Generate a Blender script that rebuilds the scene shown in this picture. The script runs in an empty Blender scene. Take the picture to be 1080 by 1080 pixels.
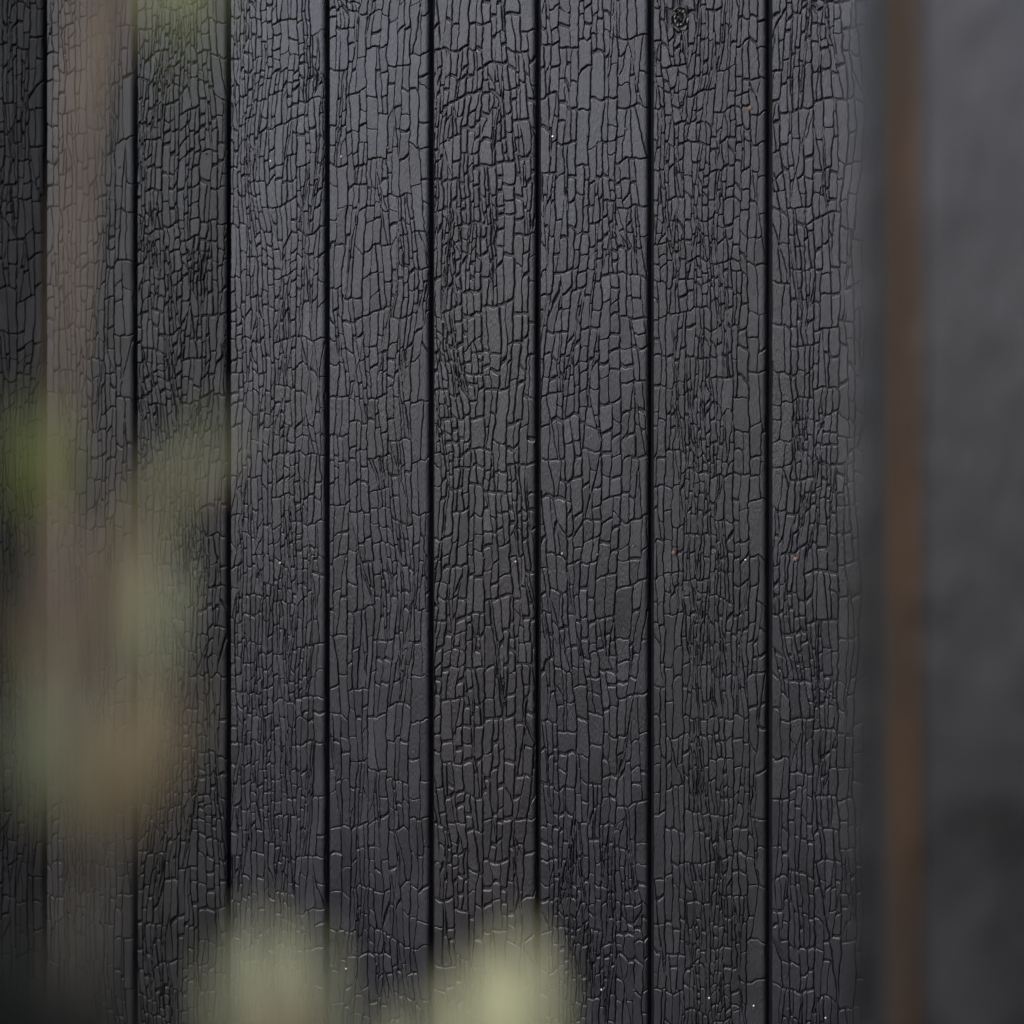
import bpy, bmesh, math, random
from mathutils import Vector, noise
random.seed(7)
R = math.radians
sc = bpy.context.scene
col = sc.collection

# ------------------------------------------------------------------ camera
F, PSI, D, CZ = 2000.0, R(21.75), 2.175, 1.30       # focal length in photo pixels, yaw, distance to the wall, eye height
CAM = Vector((0, -D, CZ))
FWD = Vector((-math.sin(PSI), math.cos(PSI), 0)); RIGHT = Vector((math.cos(PSI), math.sin(PSI), 0)); UP = Vector((0, 0, 1))
cd = bpy.data.cameras.new('camera'); cam = bpy.data.objects.new('camera', cd); col.objects.link(cam)
cam.location = CAM; cam.rotation_euler = (R(90), 0, PSI)
cd.sensor_width = 36; cd.lens = F / 1080 * 36; cd.clip_start = 0.02; cd.clip_end = 2000
cd.dof.use_dof = True; cd.dof.focus_distance = 2.33; cd.dof.aperture_fstop = 3.7
sc.camera = cam
# ------------------------------------------------------------------ sky, sun, exposure
SUN_EL, SUN_AZ = R(50), R(-42)                        # soft light from high on the left, behind the camera
w = bpy.data.worlds.new('World'); sc.world = w; w.use_nodes = True
nt = w.node_tree; nt.nodes.clear()
sky = nt.nodes.new('ShaderNodeTexSky'); sky.sky_type = 'NISHITA'; sky.sun_disc = False
sky.sun_elevation = SUN_EL; sky.sun_rotation = R(180) - SUN_AZ * -1; sky.dust_density = 3; sky.air_density = 1.2; sky.ozone_density = 1.0
bg = nt.nodes.new('ShaderNodeBackground'); bg.inputs[1].default_value = 0.15
wo = nt.nodes.new('ShaderNodeOutputWorld')
nt.links.new(sky.outputs[0], bg.inputs[0]); nt.links.new(bg.outputs[0], wo.inputs[0])
sl = bpy.data.lights.new('sun', 'SUN'); sl.energy = 0.85; sl.angle = R(20); sl.color = (1, .985, .96)
sun = bpy.data.objects.new('sun', sl); col.objects.link(sun)
sdir = Vector((math.sin(SUN_AZ) * math.cos(SUN_EL), -math.cos(SUN_AZ) * math.cos(SUN_EL), math.sin(SUN_EL)))   # towards the sun
sun.rotation_euler = sdir.to_track_quat('Z', 'Y').to_euler(); sun.location = (-3, -4, 6)
sky.sun_rotation = math.atan2(sdir.x, sdir.y)
sc.view_settings.view_transform = 'Standard'; sc.view_settings.look = 'None'
sc.view_settings.exposure = 1.62; sc.view_settings.gamma = 1; sc.view_settings.use_curve_mapping = False
sc.render.engine = 'CYCLES'; sc.cycles.use_denoising = True

# ------------------------------------------------------------------ helpers
def ray(px, py):
    return FWD + RIGHT * ((px - 540) / F) - UP * ((py - 540) / F)
def at(px, py, d):                                    # point seen at a photo pixel, d metres along the axis
    return CAM + ray(px, py) * d
def on_wall(px, py):                                  # point of the wall's front plane y = 0
    r = ray(px, py); return CAM + r * (D / r.y)
def empty(name, loc):
    o = bpy.data.objects.new(name, None); o.empty_display_size = .1; o.location = loc; col.objects.link(o); return o
def wpos(o):
    p = Vector(o.location)
    while o.parent: o = o.parent; p += Vector(o.location)
    return p
def mesh(name, verts, faces, mat, parent=None, origin=(0, 0, 0), smooth=None):
    me = bpy.data.meshes.new(name); me.from_pydata(verts, [], faces); me.materials.append(mat)
    if smooth is True: me.polygons.foreach_set('use_smooth', [True] * len(faces))
    elif smooth: me.polygons.foreach_set('use_smooth', smooth)
    me.update()
    o = bpy.data.objects.new(name, me); col.objects.link(o)
    put(o, origin, parent); return o
def put(o, origin, parent):
    o.location = Vector(origin)
    if parent: o.parent = parent; o.location = Vector(origin) - wpos(parent)
def tag(o, label=None, cat=None, group=None, kind=None):
    for k, v in (('label', label), ('category', cat), ('group', group), ('kind', kind)):
        if v: o[k] = v
    return o
def box(x0, x1, y0, y1, z0, z1):
    return ([(x0, y0, z0), (x1, y0, z0), (x1, y1, z0), (x0, y1, z0), (x0, y0, z1), (x1, y0, z1), (x1, y1, z1), (x0, y1, z1)],
            [(0, 3, 2, 1), (4, 5, 6, 7), (0, 1, 5, 4), (1, 2, 6, 5), (2, 3, 7, 6), (3, 0, 4, 7)])
def smoothstep(a, b, x):
    t = min(1, max(0, (x - a) / (b - a))); return t * t * (3 - 2 * t)

# ------------------------------------------------------------------ materials
def mat(name, base, rough=.5, spec=.5, vary=.25, scale=(40, 40, 40), bump=.0, bump_scale=(400, 400, 60), bump_dist=.0004,
        rvary=.0, rscale=(14, 14, 5), metallic=0, per_object=0, mottle=0, mscale=(5, 5, 4), tint=None, trans=0):
    m = bpy.data.materials.new(name); m.use_nodes = True
    n, l = m.node_tree.nodes, m.node_tree.links
    b = n['Principled BSDF']; b.inputs['Roughness'].default_value = rough; b.inputs['Metallic'].default_value = metallic
    b.inputs['Specular IOR Level'].default_value = spec
    if tint: b.inputs['Specular Tint'].default_value = (*tint, 1)
    geo = n.new('ShaderNodeNewGeometry')
    def noise_at(s, detail=3):
        mp = n.new('ShaderNodeVectorMath'); mp.operation = 'MULTIPLY'; mp.inputs[1].default_value = s
        l.new(geo.outputs['Position'], mp.inputs[0])
        t = n.new('ShaderNodeTexNoise'); t.inputs['Scale'].default_value = 1; t.inputs['Detail'].default_value = detail
        l.new(mp.outputs[0], t.inputs['Vector']); return t.outputs['Fac']
    def remap(sock, lo, hi, a=.3, z=.7):
        r = n.new('ShaderNodeMapRange'); r.inputs['From Min'].default_value = a; r.inputs['From Max'].default_value = z
        r.inputs['To Min'].default_value = lo; r.inputs['To Max'].default_value = hi; l.new(sock, r.inputs['Value']); return r.outputs[0]
    fac = remap(noise_at(scale), 1 - vary, 1 + vary)
    if mottle:
        f2 = remap(noise_at(mscale, 2), 1 - mottle, 1 + mottle)
        mu = n.new('ShaderNodeMath'); mu.operation = 'MULTIPLY'; l.new(fac, mu.inputs[0]); l.new(f2, mu.inputs[1]); fac = mu.outputs[0]
    if per_object:
        oi = n.new('ShaderNodeObjectInfo'); f3 = remap(oi.outputs['Random'], 1 - per_object, 1 + per_object, 0, 1)
        mu = n.new('ShaderNodeMath'); mu.operation = 'MULTIPLY'; l.new(fac, mu.inputs[0]); l.new(f3, mu.inputs[1]); fac = mu.outputs[0]
    vm = n.new('ShaderNodeVectorMath'); vm.operation = 'SCALE'; vm.inputs[0].default_value = base; l.new(fac, vm.inputs['Scale'])
    l.new(vm.outputs[0], b.inputs['Base Color'])
    if rvary: l.new(remap(noise_at(rscale), rough - rvary, rough + rvary), b.inputs['Roughness'])
    if bump:
        bp = n.new('ShaderNodeBump'); bp.inputs['Strength'].default_value = bump; bp.inputs['Distance'].default_value = bump_dist
        l.new(noise_at(bump_scale, 5), bp.inputs['Height']); l.new(bp.outputs[0], b.inputs['Normal'])
    if trans:
        tr = n.new('ShaderNodeBsdfTranslucent'); l.new(vm.outputs[0], tr.inputs['Color'])
        mx = n.new('ShaderNodeMixShader'); mx.inputs[0].default_value = trans
        l.new(b.outputs[0], mx.inputs[1]); l.new(tr.outputs[0], mx.inputs[2]); l.new(mx.outputs[0], n['Material Output'].inputs[0])
    return m
CH = dict(rough=.31, spec=.5, vary=.4, scale=(25, 25, 14), bump=.6, bump_scale=(1300, 1300, 190), bump_dist=.0017, rvary=.07, tint=(.965, .945, 1))
M_CHAR = mat('charred_wood', (.0098, .0096, .0128), **CH)
M_CHAR_DARK = mat('charred_wood_dark', (.008, .008, .0085), **{**CH, 'rough': .4, 'spec': .28})  # darker, less glossy char for boards on the left
M_CHAR_BLACK = mat('charred_wood_black', (.007, .007, .0075), **{**CH, 'rough': .42, 'spec': .07})
M_CHAR_MATT = mat('charred_wood_matt', (.0095, .0092, .0115), **{**CH, 'rough': .36, 'spec': .46})
M_CHAR_WARM = mat('charred_wood_worn', (.0108, .0100, .0118), **CH)
M_SOOT = mat('soot_black', (.012, .012, .012), rough=.75, spec=.3)
M_KNOT = mat('burnt_knot', (.010, .010, .011), rough=.42, spec=.38, bump=.6, bump_scale=(500, 500, 500), bump_dist=.0008)
M_STEEL = mat('nail_steel', (.34, .33, .31), rough=.5, metallic=1, vary=.2, scale=(900, 900, 900))
M_RUST = mat('rusty_nail', (.07, .038, .022), rough=.8, vary=.5, scale=(1500, 1500, 1500))
M_RAW = mat('raw_cedar', (.037, .0172, .0052), rough=.85, spec=.08, vary=.3, scale=(260, 60, 24), mottle=.45, mscale=(8, 8, 9), bump=.4, bump_scale=(300, 300, 30))
M_WING = mat('charred_board_near', (.0075, .0073, .008), rough=.33, tint=(.97, .935, .99), mscale=(38, 38, 26), spec=.37, vary=.25, scale=(25, 25, 14), bump=.8, bump_scale=(180, 180, 60), bump_dist=.0028, mottle=.5, rvary=.17, rscale=(34, 34, 22))
M_BARK = mat('shrub_bark', (.112, .082, .056), rough=.9, spec=.25, vary=.3, scale=(120, 120, 50))
M_BARK_DARK = mat('dark_bark', (.045, .037, .027), rough=.9, spec=.2, vary=.3, scale=(120, 120, 50))  # darker bark tone for the lower stems
M_GREEN = mat('green_leaf', (.13, .138, .030), rough=.5, vary=.3, scale=(80, 80, 80), trans=.3)
M_GREY = mat('grey_green_leaf', (.155, .150, .080), rough=.6, vary=.3, scale=(80, 80, 80), trans=.3)
M_PALE = mat('pale_leaf', (.345, .33, .18), rough=.6, vary=.2, scale=(80, 80, 80), trans=.3)
M_OLIVE = mat('olive_leaf', (.235, .225, .122), rough=.6, vary=.2, scale=(80, 80, 80), trans=.3)
M_TAN = mat('dry_leaf', (.172, .122, .060), rough=.75, vary=.3, scale=(90, 90, 90), trans=.2)
M_BROWN = mat('brown_leaf', (.12, .078, .05), rough=.75, vary=.3, scale=(90, 90, 90), trans=.2)
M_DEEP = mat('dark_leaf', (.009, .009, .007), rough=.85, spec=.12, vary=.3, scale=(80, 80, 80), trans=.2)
M_SOIL = mat('dark_soil', (.035, .03, .026), rough=.95, vary=.4, scale=(9, 9, 9), bump=1, bump_scale=(60, 60, 60), bump_dist=.02)

# ------------------------------------------------------------------ ground
S = 600
ground = tag(mesh('ground', [(-S, -S, 0), (S, -S, 0), (S, S, 0), (-S, S, 0)], [(0, 1, 2, 3)], M_SOIL), kind='structure')

# ------------------------------------------------------------------ char pattern: a crazed crust cut into raised scales
MM = .001
def split_poly(P, p, d, hw):
    """P: list of (x, y, half width of the crack along the edge that starts here); cut by the line through p along d."""
    nx, ny = -d[1], d[0]
    A, B = [], []
    m = len(P)
    sd = [(q[0] - p[0]) * nx + (q[1] - p[1]) * ny for q in P]
    for i in range(m):
        q, r, a, b = P[i], P[(i + 1) % m], sd[i], sd[(i + 1) % m]
        (A if a >= 0 else B).append(q)
        if (a >= 0) != (b >= 0):
            t = a / (a - b); c = (q[0] + (r[0] - q[0]) * t, q[1] + (r[1] - q[1]) * t)
            if a >= 0: A.append((*c, hw)); B.append((*c, q[2]))
            else: B.append((*c, hw)); A.append((*c, q[2]))
    return A, B
def clip_inset(P):
    out = P
    m = len(P)
    for i in range(m):
        q, r = P[i], P[(i + 1) % m]
        dx, dy = r[0] - q[0], r[1] - q[1]; L = math.hypot(dx, dy)
        if L < 1e-4: continue
        nx, ny = -dy / L, dx / L
        A, _ = split_poly(out, (q[0] + nx * q[2], q[1] + ny * q[2]), (dx / L, dy / L), q[2])
        out = A
        if len(out) < 3: return []
    return out
def N(x, y, k): return noise.noise(Vector((x, y, k)))
def make_cells(W, z0, z1, seed, fine, knots, streak):
    """Convex cells (mm) of one board; fine(s, t) scales the scale size."""
    rnd = random.Random(seed)
    def size(s, t):
        f = fine(s, t) * (1 + .45 * N(s / 45, t / 120, seed + .3))
        if streak: f *= .84 + .3 * min(1, abs(s - streak[0]) / streak[1])
        for ks, kt, kr, kf in knots:
            f *= 1 - (.88 - kf) * math.exp(-((s - ks) ** 2 + ((t - kt) / 1.6) ** 2) / kr ** 2)
        f = max(.74, f); e = 1 + .5 * (smoothstep(W * .72, W, s)) + .1 * smoothstep(W * .2, 0, s)
        g = 1 + .5 * N(s / 60, t / 70, seed + 7.7)
        return 11.2 * f * e, 31 * f * e * max(.5, g)
    stack = []
    x = 0
    while x < W - 1:                                  # long wandering grain splits first
        cw = rnd.uniform(14, 32)
        if W - x - cw < 14: cw = W - x
        y = z0
        while y < z1:
            h = rnd.uniform(45, 170); y2 = min(y + h, z1)
            if z1 - y2 < 40: y2 = z1
            k = [.35, .5, .35, .5]
            if x <= 0: k[3] = 0
            if x + cw >= W: k[1] = 0
            hh = rnd.uniform(.3, .75)
            stack.append([(x, y, hh), (x + cw, y, k[1] * .6), (x + cw, y2, hh), (x, y2, k[3] * .6)])
            y = y2
        x += cw
    cells = []
    while stack:
        P = stack.pop()
        xs = [q[0] for q in P]; ys = [q[1] for q in P]
        w_, h_ = max(xs) - min(xs), max(ys) - min(ys)
        cx, cy = sum(xs) / len(P), sum(ys) / len(P)
        wt, ht = size(cx, cy)
        a, b = w_ / wt, h_ / ht
        if (a < rnd.uniform(1.15, 1.75) or w_ < 8) and b < rnd.uniform(1.1, 2.1):
            cells.append(P); continue
        u = rnd.uniform(.36, .64)
        if w_ > 9 and a > 1.12 and (rnd.random() < .84 or a * 1.4 > b) or w_ > 2.4 * wt:
            ang = R(90 + rnd.gauss(0, 3.5 if rnd.random() < .8 else 9)); hw = rnd.choice((.08, .11, .15, .20, .32)); p = (min(xs) + w_ * u, cy)
        else:
            sp = 14 if rnd.random() < .75 else 34
            ang = R(rnd.gauss(0, sp)); hw = rnd.choice((.16, .32, .5, .7, .95)); p = (cx, min(ys) + h_ * u)
        A, B = split_poly(P, p, (math.cos(ang), math.sin(ang)), hw)
        ok = 0
        for Q in (A, B):
            if len(Q) >= 3: stack.append(Q); ok += 1
        if ok < 2: cells.append(stack.pop()) if ok else None
    return cells
def warp(s, t, W, k, knots):
    e = smoothstep(0, 9, min(s, W - s)) if 0 < s < W else 0
    dx = 5.0 * N(s / 55, t / 150, k) + 2.2 * N(s / 13, t / 30, k + 3.1) + 1.25 * N(s / 5, t / 9, k + 5.2) + .75 * N(s / 2.4, t / 3.4, k + 6.4)
    dy = 9.0 * N(s / 28, t / 90, k + 9.4) + 5.0 * N(s / 9, t / 24, k + 11.6) + 1.5 * N(s / 3.6, t / 8, k + 12.7)
    for ks, kt, kr, kf in knots:
        q = math.exp(-(((s - ks) / kr) ** 2 + ((t - kt) / (1.7 * kr)) ** 2))
        dx += .55 * (s - ks) * q; dy += .3 * (t - kt) * q + .3 * (s - ks) * q
    if s < .02: s += max(0, N(t / 7, k, 2.2)) * 1.3 + max(0, N(t / 40, k, 4.2) - .2) * 3
    elif s > W - .02: s -= max(0, N(t / 7, k, 6.2)) * 1.3 + max(0, N(t / 40, k, 8.2) - .2) * 3
    else: s += dx * (.04 + .96 * e)
    return s, t + dy
RR, RL = 5.5, 1.4                                     # rounded arrises of a board, mm
def edge_drop(s, W):
    if s > W - RR: q = min(1, (s - W + RR) / RR); return RR * .9 * (1 - math.sqrt(max(0, 1 - q * q)))
    if s < RL: q = min(1, (RL - s) / RL); return RL * (1 - math.sqrt(max(0, 1 - q * q)))
    return 0
DEPTH = 3.4
def scale_geo(P, W, k, rnd, knots):
    """One raised scale: list of rings (mm) ready for faces."""
    Q = clip_inset(P)
    if len(Q) < 3: return None
    ar = sum(Q[i][0] * Q[(i + 1) % len(Q)][1] - Q[(i + 1) % len(Q)][0] * Q[i][1] for i in range(len(Q))) / 2
    if ar < 9: return None
    pts = []
    m = len(Q)
    for i in range(m):
        q, r = Q[i], Q[(i + 1) % m]; L = math.hypot(r[0] - q[0], r[1] - q[1])
        if L < .4: continue
        n = max(1, int(L / 4.2 + .5))
        c = min(1.5, L * .28)                          # softened corners
        for j in range(n):
            t = (c + (L - 2 * c) * j / n) / L
            pts.append((q[0] + (r[0] - q[0]) * t, q[1] + (r[1] - q[1]) * t, q[2]))
        t = (L - c) / L
        pts.append((q[0] + (r[0] - q[0]) * t, q[1] + (r[1] - q[1]) * t, q[2]))
    m = len(pts)
    if m < 5: return None
    V = [warp(p[0], p[1], W, k, knots) for p in pts]
    nr = []
    for i in range(m):
        a, b = V[i - 1], V[(i + 1) % m]
        dx, dy = b[0] - a[0], b[1] - a[1]; L = math.hypot(dx, dy) or 1
        nr.append((-dy / L, dx / L))
    cx = sum(v[0] for v in V) / m; cy = sum(v[1] for v in V) / m
    tx, ty, hz = rnd.gauss(0, .016), rnd.gauss(0, .014), rnd.uniform(-.5, .1)
    rings = [[], [], []]
    for i in range(m):
        x, y = V[i]; bev = .80 + 1.6 * pts[i][2]
        dep = min(DEPTH, .9 + 2.6 * pts[i][2])
        top = hz + tx * (x - cx) + ty * (y - cy)
        if x < .8 or x > W - .8: bev *= .3
        rings[0].append((x, y, -DEPTH - .1))
        x1, y1 = x + nr[i][0] * bev * .18, y + nr[i][1] * bev * .18
        rings[1].append((x1, y1, top - .42 - .8 * pts[i][2]))
        rings[2].append((x + nr[i][0] * bev, y + nr[i][1] * bev, top))
    return rings
def rings_to_mesh(rings, x0, W, verts, faces, smooth):
    m = len(rings[0]); b0 = len(verts)
    for rg in rings:
        for (s, t, n) in rg:
            s = min(max(s, 0), W)
            verts.append((x0 + s * MM, -n * MM, t * MM))
    for k in (0, 1):
        for i in range(m):
            j = (i + 1) % m
            faces.append((b0 + k * m + i, b0 + k * m + j, b0 + (k + 1) * m + j, b0 + (k + 1) * m + i)); smooth.append(k == 1)
    faces.append(tuple(b0 + 2 * m + i for i in range(m))); smooth.append(False)

def crust(name, verts, faces, smooth, m_, parent, x0, W, origin=(0, 0, 0)):
    """Links the scales; those that reach over a rounded arris are cut into facets and bent round it."""
    me = bpy.data.meshes.new(name); me.from_pydata(verts, [], faces); me.materials.append(m_)
    me.polygons.foreach_set('use_smooth', smooth)
    bm = bmesh.new(); bm.from_mesh(me)
    for s in (RL * .5, RL, W - RR, W - RR * .72, W - RR * .48, W - RR * .28, W - RR * .12, W - RR * .03):
        x = x0 + s * MM
        fs = [f for f in bm.faces if min(v.co.x for v in f.verts) < x - 1e-5 and max(v.co.x for v in f.verts) > x + 1e-5]
        if fs:
            g = list({v for f in fs for v in f.verts}) + list({e for f in fs for e in f.edges}) + fs
            bmesh.ops.bisect_plane(bm, geom=g, dist=1e-7, plane_co=(x, 0, 0), plane_no=(1, 0, 0))
    o = Vector(origin)
    for v in bm.verts: v.co.y += edge_drop((v.co.x - x0) / MM, W) * MM
    for v in bm.verts: v.co -= o
    bm.to_mesh(me); bm.free(); me.update()
    ob = bpy.data.objects.new(name, me); col.objects.link(ob); put(ob, origin, parent); return ob

# ------------------------------------------------------------------ the main wall
GAP_PX = [47, 142.3, 240.7, 344.8, 454.8, 567, 686.2, 811]
GX = [on_wall(p, 540).x for p in GAP_PX]
GAP = .0074
P_ = GX[1] - GX[0]
gaps = [GX[0] - .146 * k for k in (3, 2, 1)] + GX + [GX[-1] + .146 * k for k in (1, 2, 3)]
Z0, Z1 = .06, 2.62
wall = empty('charred_wall', ((gaps[0] + gaps[-1]) / 2, 0, 0))
tag(wall, 'wall of vertical charred black boards with crazed alligator surface in sharp focus', 'wall', kind='thing')
v, f = box(gaps[0], gaps[-1], .0135, .09, 0, Z1 + .03)
mesh('backing', v, f, M_SOOT, wall)
v, f = box(gaps[0] - .03, gaps[-1] + .03, -.035, .10, Z1 + .034, Z1 + .075)
mesh('coping', v, f, M_SOOT, wall)

def wall_mm(px, py, x0):                              # photo pixel to board coordinates in mm
    p = on_wall(px, py); return ((p.x - x0) / MM, p.z / MM)
KNOT_PX = {5: [(312, 165, 45, .75)], 6: [(398, 300, 40, .75), (375, 640, 45, .8)],
           7: [(518, 165, 45, .55), (512, 305, 55, .5), (510, 740, 75, .6)], 8: [(640, 460, 80, .7), (655, 620, 40, .8)],
           9: [(717, 18, 42, .7)], 10: [(862, 115, 40, .7), (880, 620, 45, .7)], 4: [(200, 170, 50, .7), (195, 330, 60, .75), (200, 980, 60, .75)], 2: [(20, 300, 50, .8)]}
FINE = {3: 1.08, 4: .86, 5: .88, 6: 1.1, 7: 1.08, 8: 1.04, 9: .9, 10: 1.05}
CRACK = {4: 1.15, 5: .82, 6: .85, 7: 1.35, 9: .82, 10: .95}        # how wide each board has crazed
MATS = {3: M_CHAR_DARK, 4: M_CHAR_DARK, 7: M_CHAR_WARM, 9: M_CHAR_MATT, 2: M_CHAR_BLACK, 1: M_CHAR_DARK}
boards, pool = [], []
for bi in range(len(gaps) - 1):
    xl, xr = gaps[bi] + GAP / 2, gaps[bi + 1] - GAP / 2
    W = (xr - xl) / MM; k = bi * 17.3
    m_ = MATS.get(bi, M_CHAR)
    prof = []                                         # cross-section of the board under the crust
    nn = 6
    for i in range(nn + 1): s = RL * i / nn; prof.append((s, edge_drop(s, W) + DEPTH))
    for i in range(nn + 1): s = W - RR + RR * i / nn; prof.append((s, edge_drop(s, W) + DEPTH))
    prof += [(W, 13.3), (0, 13.3)]
    pv = [(xl + s * MM, y * MM, z) for z in (Z0, Z1) for (s, y) in prof]; q = len(prof)
    pf = [(i, (i + 1) % q, q + (i + 1) % q, q + i) for i in range(q)] + [tuple(range(q - 1, -1, -1)), tuple(range(q, 2 * q))]
    board = mesh('board', pv, pf, m_, wall)
    knots = [(*wall_mm(a, b, xl), r_ * 1.25, kf) for a, b, r_, kf in KNOT_PX.get(bi, [])]
    rr = random.Random(bi * 5 + 1)
    for _ in range(3):                                # knots above and below the picture
        kz = rr.choice((rr.uniform(100, 650), rr.uniform(1950, 2560))); knots.append((rr.uniform(.25, .75) * W, kz, rr.uniform(35, 65), .7))
    streak = (W * .42, W * .42) if bi == 9 else ((W * .42, W * .4) if bi == 10 else None)
    holes = []
    if bi == 9: holes.append((*wall_mm(717, 19, xl), 13.5))
    cells = make_cells(W, Z0 / MM, Z1 / MM, bi * 31 + 5, lambda s, t, c=FINE.get(bi, 1): c, knots, streak)
    rnd = random.Random(bi + 77)
    geos = []
    for c in cells:
        g = scale_geo([(a, b, h * CRACK.get(bi, 1)) for a, b, h in c], W, k, rnd, knots)
        if not g: continue
        cx = sum(p[0] for p in g[2]) / len(g[2]); cy = sum(p[1] for p in g[2]) / len(g[2])
        if any(math.hypot(cx - h[0], cy - h[1]) < h[2] for h in holes): continue
        A = abs(sum(g[2][i][0] * g[2][(i + 1) % len(g[2])][1] - g[2][(i + 1) % len(g[2])][0] * g[2][i][1] for i in range(len(g[2])))) / 2
        geos.append((g, A, cx, cy))
    boards.append((board, xl, W, m_, geos))
    for i, (g, A, cx, cy) in enumerate(geos):
        wp = Vector((xl + cx * MM, 0, cy * MM)) - CAM; dd = wp.dot(FWD)
        px, py = 540 + F * wp.dot(RIGHT) / dd, 540 - F * wp.z / dd
        if 150 < px < 885 and 8 < py < 1072 and not (py > 930 and px < 620): pool.append((A / dd ** 2, bi, i))
pool.sort(reverse=True)
BIG = set((b, i) for _, b, i in pool[:300])
ncell = 0
for bi, (board, xl, W, m_, geos) in enumerate(boards):
    verts, faces, sm = [], [], []
    for i, (g, A, cx, cy) in enumerate(geos):
        ncell += 1
        if (bi, i) in BIG:
            v, f, s2 = [], [], []
            rings_to_mesh(g, xl, W, v, f, s2)
            o = Vector((xl + cx * MM, 0, cy * MM))
            crust('char_scale', v, f, s2, m_, board, xl, W, o)
        else: rings_to_mesh(g, xl, W, verts, faces, sm)
    tag(crust('char_crust', verts, faces, sm, m_, board, xl, W), kind='stuff')
print('cells', ncell)

# knot near the top of a board
def knot_mesh(px, py, r_, parent):
    c = on_wall(px, py); v, f = [(0, -.0012, 0)], []
    rings, seg = 9, 26
    for i in range(1, rings + 1):
        r0 = r_ * i / rings
        for j in range(seg):
            a = 2 * math.pi * j / seg
            q = 1 + .22 * N(math.cos(a) * 2 + i * .5, math.sin(a) * 2, 4.4)
            y = (-.0012 if i % 3 else .0016) + .0021 * N(math.cos(a) * 1.6 * i, math.sin(a) * 1.6 * i, 8.1) + (.002 if i == rings else 0)
            v.append((math.cos(a) * r0 * q * .85, y, math.sin(a) * r0 * q * 1.25))
    for j in range(seg): f.append((0, 1 + j, 1 + (j + 1) % seg))
    for i in range(rings - 1):
        for j in range(seg):
            a, b = 1 + i * seg + j, 1 + i * seg + (j + 1) % seg
            f.append((a, a + seg, b + seg, b))
    return mesh('knot', v, f, M_KNOT, parent, c)
tag(knot_mesh(717, 19, .0142, boards[9][0]), 'round burnt knot with cracked rings')

# nails: bright heads and rusty ones, in three rows along the battens
NAILS = [(285.5, 170, 1), (324.5, 158, 0), (360, 165.5, 1), (409, 156, 0), (440.5, 154, 2), (472.5, 147.5, 0), (507, 148, 2), (546, 143, 2), (583, 144, 1),
         (619.5, 143, 2), (660, 136, 0), (718, 107, 2), (706, 129.5, 2), (751, 129.5, 2), (791, 114, 3), (834, 118, 2), (880, 116.5, 2), (200, 167, 2), (217, 162, 2),
         (257, 170, 2), (125.5, 176, 2), (59, 191, 0), (295.5, 594, 1), (326.5, 585.5, 0), (365.5, 590, 0), (400.5, 589, 2), (434.5, 587.5, 0), (510, 589, 2),
         (544, 592.5, 1), (593, 584, 1), (630.5, 585, 0), (668, 576, 0), (710.5, 583, 3), (752.5, 583, 0), (786.5, 591, 1), (839, 589.5, 3), (879, 590, 2), (162, 618, 2),
         (220, 585, 2), (254.5, 580, 2), (332, 1017, 2), (365, 1022, 1), (397.5, 1017, 2), (435, 1027.5, 0), (471, 1017.5, 0), (511.5, 1027, 2), (591, 1039, 0),
         (634.5, 1044, 1), (669, 1044.5, 2), (714, 1045.5, 2), (748, 1053, 1), (795, 1061, 1), (831, 1064.5, 2), (871, 1074, 1)]
def nail_mesh(r_, deep):
    v, f = [], []
    for rr_, y in ((r_, .001), (r_, -.0003), (r_ * .6, -.0008)):
        for j in range(9): a = j * 2 * math.pi / 9; v.append((rr_ * math.cos(a), y, rr_ * math.sin(a)))
    for k in (0, 1):
        for j in range(9): f.append((k * 9 + j, k * 9 + (j + 1) % 9, (k + 1) * 9 + (j + 1) % 9, (k + 1) * 9 + j))
    f.append(tuple(18 + j for j in range(9)))
    me = bpy.data.meshes.new('nail'); me.from_pydata(v, [], f); return me
NM = {}
for key, r_, m_ in ((1, .0014, M_STEEL), (0, .0015, M_RUST), (2, .0018, M_SOOT), (3, .0026, M_RUST)):
    me = nail_mesh(r_, 0); me.materials.append(m_); NM[key] = me
for px, py, key in NAILS:
    p = on_wall(px, py)
    for bi, (board, xl, W, m_, geos) in enumerate(boards):
        if xl < p.x < xl + W * MM:
            o = bpy.data.objects.new('nail', NM[key]); col.objects.link(o)
            put(o, p + Vector((0, -.0002, 0)), board)
            o.rotation_euler = (random.uniform(-.35, .1), random.uniform(0, 6), random.uniform(-.3, .3))
            o['label'] = {1: 'bright steel nail head', 0: 'rusty brown nail head', 2: 'blackened nail head', 3: 'large rusty nail head'}[key]

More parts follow.
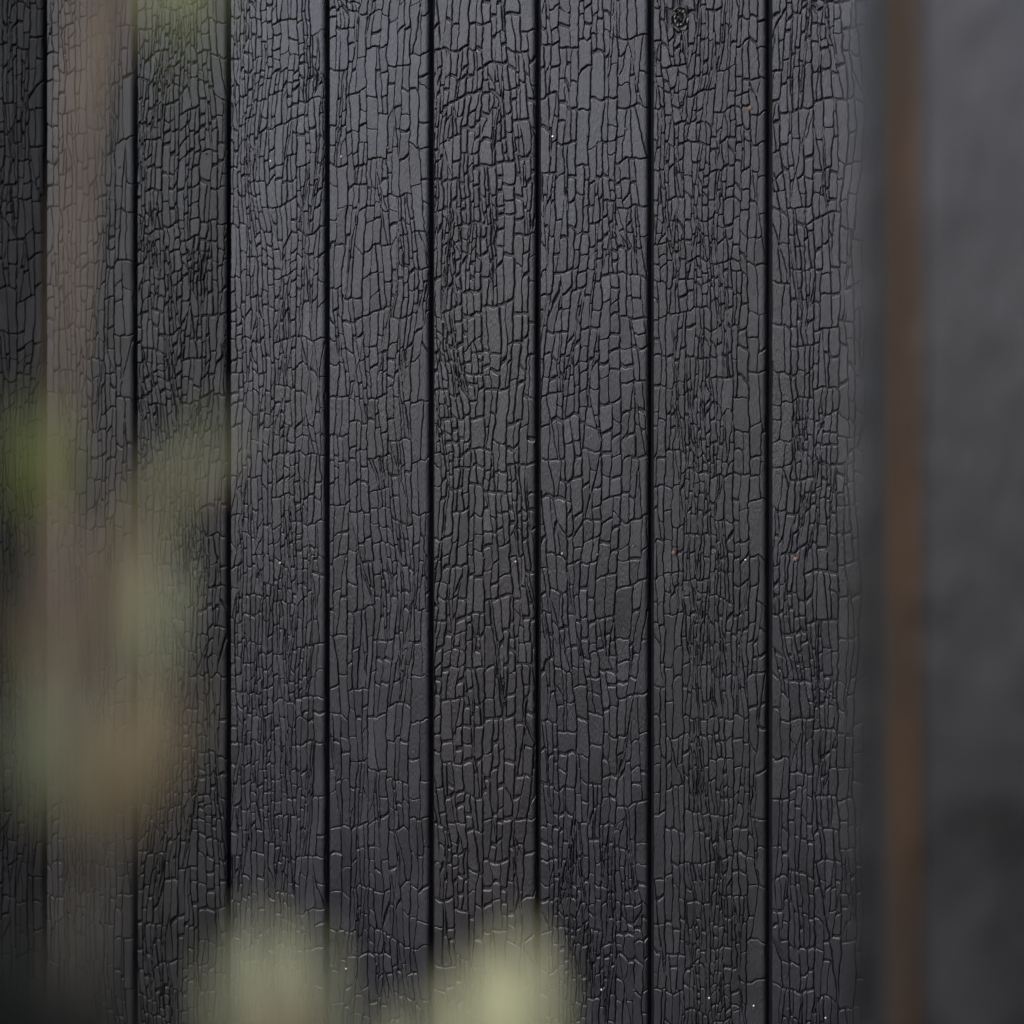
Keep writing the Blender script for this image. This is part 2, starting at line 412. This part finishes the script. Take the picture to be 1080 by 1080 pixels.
# ------------------------------------------------------------------ the near wall end on the right, far out of focus
DW = .60
c0 = at(905, 540, DW)
YW = c0.y
def wx(px):                                           # x on the front plane of the near wall end
    r = ray(px, 540); return (CAM + r * ((YW - CAM.y) / r.y)).x
near = empty('wall_end', (wx(905) + .12, YW, 0))
tag(near, 'blurred end of a near black board wall with a brown raw wood edge', 'wall', kind='thing')
def round_board(name, x0, x1, y0, y1, m_, r_=.003, z0=Z0, z1=Z1, parent=near, cuts=1):
    pr = []
    for i in range(5): a = math.pi * .5 * i / 4; pr.append((x0 + r_ - r_ * math.cos(a), y0 + r_ - r_ * math.sin(a)))
    for i in range(5): a = math.pi * .5 * i / 4; pr.append((x1 - r_ + r_ * math.sin(a), y0 + r_ - r_ * math.cos(a)))
    pr += [(x1, y1), (x0, y1)]
    q = len(pr); vv = [(x, y, z) for z in (z0, z1) for x, y in pr]
    ff = [(i, (i + 1) % q, q + (i + 1) % q, q + i) for i in range(q)] + [tuple(range(q - 1, -1, -1)), tuple(range(q, 2 * q))]
    return mesh(name, vv, ff, m_, parent)
xa, xb, xc = wx(895), wx(945), wx(960)
xj = wx(920)
round_board('corner_board', xa, xj, YW, YW + .14, M_WING, .0015)
v, f = box(xj + .0003, xb, YW + .004, YW + .05, Z0, Z1); mesh('joint_strip', v, f, M_SOOT, near)
tag(round_board('raw_edge', xb + .0003, xc, YW + .0015, YW + .05, M_RAW, .001), 'brown raw wood edge')
x = xc + .0012
for i in range(2):
    round_board('face_board', x, x + .14, YW, YW + .02, M_WING, .004); x += .146
v, f = box(xb + .0006, x - .006, YW + .051, -.04, 0, Z1)
mesh('core', v, f, M_SOOT, near)
y = YW + .146
while y < -.06:                                       # boards along the side of the near wall
    v, f = box(xa, xj, y, min(y + .139, -.045), Z0, Z1); mesh('side_board', v, f, M_WING, near); y += .145
v, f = box(xa - .01, x, YW - .01, -.037, Z1 + .002, Z1 + .045); mesh('coping', v, f, M_SOOT, near)

# ------------------------------------------------------------------ foreground shrubs, far out of focus
def tube(pts, r0, r1, seg=8):
    v, f = [], []
    for i, p in enumerate(pts):
        d = (pts[min(i + 1, len(pts) - 1)] - pts[max(i - 1, 0)]).normalized()
        a = d.orthogonal().normalized(); b = d.cross(a); rad = r0 + (r1 - r0) * i / (len(pts) - 1)
        for j in range(seg): t = 2 * math.pi * j / seg; v.append(tuple(p + (a * math.cos(t) + b * math.sin(t)) * rad))
    for i in range(len(pts) - 1):
        for j in range(seg): f.append((i * seg + j, i * seg + (j + 1) % seg, (i + 1) * seg + (j + 1) % seg, (i + 1) * seg + j))
    f.append(tuple(range(seg - 1, -1, -1))); f.append(tuple((len(pts) - 1) * seg + j for j in range(seg)))
    return v, f
def curve(ctrl, n=6):
    out = []
    for i in range(len(ctrl) - 1):
        p0, p1, p2, p3 = ctrl[max(i - 1, 0)], ctrl[i], ctrl[i + 1], ctrl[min(i + 2, len(ctrl) - 1)]
        for j in range(n):
            t = j / n
            out.append(.5 * ((2 * p1) + (p2 - p0) * t + (2 * p0 - 5 * p1 + 4 * p2 - p3) * t * t + (3 * p1 - p0 - 3 * p2 + p3) * t ** 3))
    return out + [ctrl[-1]]
def leaf(base, tip, width, m_, parent, face=None, fold=.25):
    """A cupped blade with a midrib fold, from base to tip."""
    L = tip - base; ln = L.length; d = L.normalized()
    fc = (face or (CAM - base)).normalized(); sd = d.cross(fc).normalized(); up = sd.cross(d)
    v, f = [], []
    prof = [(0, .04), (.12, .5), (.3, .92), (.5, 1), (.7, .82), (.88, .42), (1, .02)]
    for t, q in prof:
        bend = up * (ln * .12 * math.sin(t * math.pi))
        c = base + L * t + bend
        for e in (-1, -.5, 0, .5, 1): v.append(tuple(c + sd * (width / 2 * q * e) + up * (abs(e) * fold * width / 2 * q)))
    for i in range(len(prof) - 1):
        for j in range(4): a = i * 5 + j; f.append((a, a + 1, a + 6, a + 5))
    o = mesh('leaf', [tuple(Vector(p) - base) for p in v], f, m_, parent, base, True)
    return o
def pts(lst, d): return [at(a, b, d + (c if c else 0)) for a, b, c in lst]
DP = .335
def down_to(p, x_off=0, n=3):                         # the rest of a stem, down to the ground
    return [Vector((p.x + x_off * i / n, p.y - .0 * i, p.z * (1 - i / n))) for i in range(n, 0, -1)]
def stem(parent, lst, r0, r1, d=DP, m_=M_BARK, ground_first=True, x_off=0):
    c = pts(lst, d)
    if ground_first: c = down_to(c[0], x_off) + c
    vv, ff = tube(curve(c), r0, r1)
    b = Vector(c[0])
    return mesh('stem', [tuple(Vector(p) - b) for p in vv], ff, m_, parent, b, True)
PX = DP / F                                           # metres per photo pixel at the shrub
sh = empty('shrub', Vector((at(105, 540, DP).x, at(105, 540, DP).y, 0)))
tag(sh, 'blurred brown-stemmed shrub with green and dry leaves in front of the left boards', 'shrub')
stem(sh, [(60, 1300, .01), (80, 1080, .005), (98, 850, 0)], 11 * PX, 10 * PX, m_=M_BARK_DARK, x_off=-.02)
stem(sh, [(30, 1300, .02), (90, 1060, .02), (122, 840, .015)], 10 * PX, 9 * PX, m_=M_BARK_DARK, x_off=.03)
DS = .46                                              # the taller stems stand a little farther back
stem(sh, [(130, 1500, 0), (112, 1150, 0), (96, 850, 0), (90, 740, 0)], 9 * DS / F, 9 * DS / F, d=DS, m_=M_BARK_DARK, x_off=-.02)
stem(sh, [(90, 740, 0), (76, 600, 0), (74, 430, 0), (82, 260, 0), (92, 100, 0), (92, -60, 0), (90, -300, 0)], 9 * DS / F, 11 * DS / F, d=DS, ground_first=False)
stem(sh, [(80, 330, .002), (92, 220, .002), (110, 100, .002), (119, 0, .002), (126, -160, .002)], 7 * DS / F, 13 * DS / F, d=DS, ground_first=False)
stem(sh, [(122, 840, .015), (140, 700, .015), (146, 580, .012), (128, 470, .01)], 11 * PX, 6 * PX, ground_first=False)
stem(sh, [(96, 850, -.001), (78, 700, .005), (58, 540, .01), (44, 420, .01)], 9 * PX, 5 * PX, ground_first=False)
stem(sh, [(108, 100, 0), (130, 30, 0), (165, -20, 0), (220, -90, 0)], 5 * DS / F, 4 * DS / F, d=DS, ground_first=False)
LEAVES = [((40, 545), (38, 415), 42, M_GREEN, .005), ((50, 560), (62, 440), 20, M_GREEN, .004), ((135, 560), (250, 430), 44, M_GREY, 0), ((150, 560), (228, 440), 40, M_GREEN, .01), ((160, 540), (240, 480), 26, M_TAN, .005),
          ((160, -60), (190, 50), 26, M_GREEN, 0), ((205, -60), (225, 60), 18, M_GREEN, .01), ((170, -30), (205, 110), 12, M_GREEN, .006), ((145, 740), (176, 570), 44, M_PALE, 0), ((110, 700), (150, 520), 40, M_TAN, .005),
          ((20, 720), (8, 545), 40, M_DEEP, .01), ((80, 800), (35, 640), 40, M_TAN, 0), ((95, 880), (165, 700), 56, M_TAN, .01), ((70, 880), (60, 690), 50, M_GREY, 0),
          ((110, 890), (130, 720), 50, M_TAN, -.005), ((85, 700), (110, 580), 36, M_BROWN, .01), ((150, 860), (200, 730), 36, M_GREY, .01), ((60, 860), (100, 760), 40, M_BROWN, .004),
          ((140, 880), (120, 780), 40, M_TAN, .006), ((40, 780), (50, 620), 34, M_GREY, .006), ((0, 700), (25, 560), 30, M_GREEN, .012), ((150, 870), (165, 760), 44, M_TAN, .003), ((60, 880), (85, 780), 44, M_TAN, .004), ((30, 860), (20, 720), 36, M_GREY, .01),
          ((175, 830), (190, 700), 26, M_TAN, .008), ((130, 660), (105, 540), 30, M_TAN, .004), ((45, 700), (30, 590), 26, M_BROWN, .004)]
for (a, b, wd, m_, dz) in LEAVES:
    leaf(at(*a, DP + dz), at(*b, DP + dz - .006), wd * PX * (.9 if m_ in (M_GREEN, M_DEEP) else .74), m_, sh)
for (a, b, wd) in [((30, 1180), (60, 1000), 90), ((-20, 1160), (0, 960), 70), ((100, 1180), (125, 1030), 60), ((-60, 1120), (40, 1030), 80), ((60, 1150), (10, 1000), 80)]:
    leaf(at(*a, DP - .02), at(*b, DP - .024), wd * PX * .94, M_DEEP, sh)
sh2 = empty('leafy_plant', Vector((at(430, 540, DP).x, at(430, 540, DP).y, 0)))
tag(sh2, 'blurred pale green leaves of a low plant at the bottom edge', 'plant')
stem(sh2, [(430, 1330, 0), (410, 1230, 0), (330, 1140, 0), (290, 1060, 0)], 9 * PX, 4 * PX, x_off=.01)
stem(sh2, [(440, 1330, 0), (470, 1220, 0), (520, 1130, 0), (535, 1060, 0)], 9 * PX, 4 * PX, x_off=-.01)
for (a, b, wd, m_, dz) in [((238, 1150), (238, 1005), 34, M_OLIVE, .002), ((295, 1140), (272, 960), 58, M_OLIVE, 0), ((320, 1140), (334, 985), 54, M_OLIVE, .005), ((250, 1150), (232, 1000), 34, M_GREY, .005), ((290, 1160), (300, 1040), 56, M_TAN, -.004),
                           ((262, 1130), (300, 975), 26, M_PALE, .008), ((545, 1150), (546, 978), 60, M_PALE, 0), ((505, 1150), (492, 1015), 48, M_PALE, .004), ((575, 1150), (574, 1010), 26, M_OLIVE, .004),
                           ((535, 1160), (515, 1000), 40, M_OLIVE, .01), ((420, 1190), (452, 1050), 44, M_OLIVE, .003), ((400, 1190), (385, 1060), 34, M_GREY, .003), ((470, 1170), (430, 1070), 30, M_PALE, .006)]:
    leaf(at(*a, DP + dz), at(*b, DP + dz), wd * PX * .82, m_, sh2)
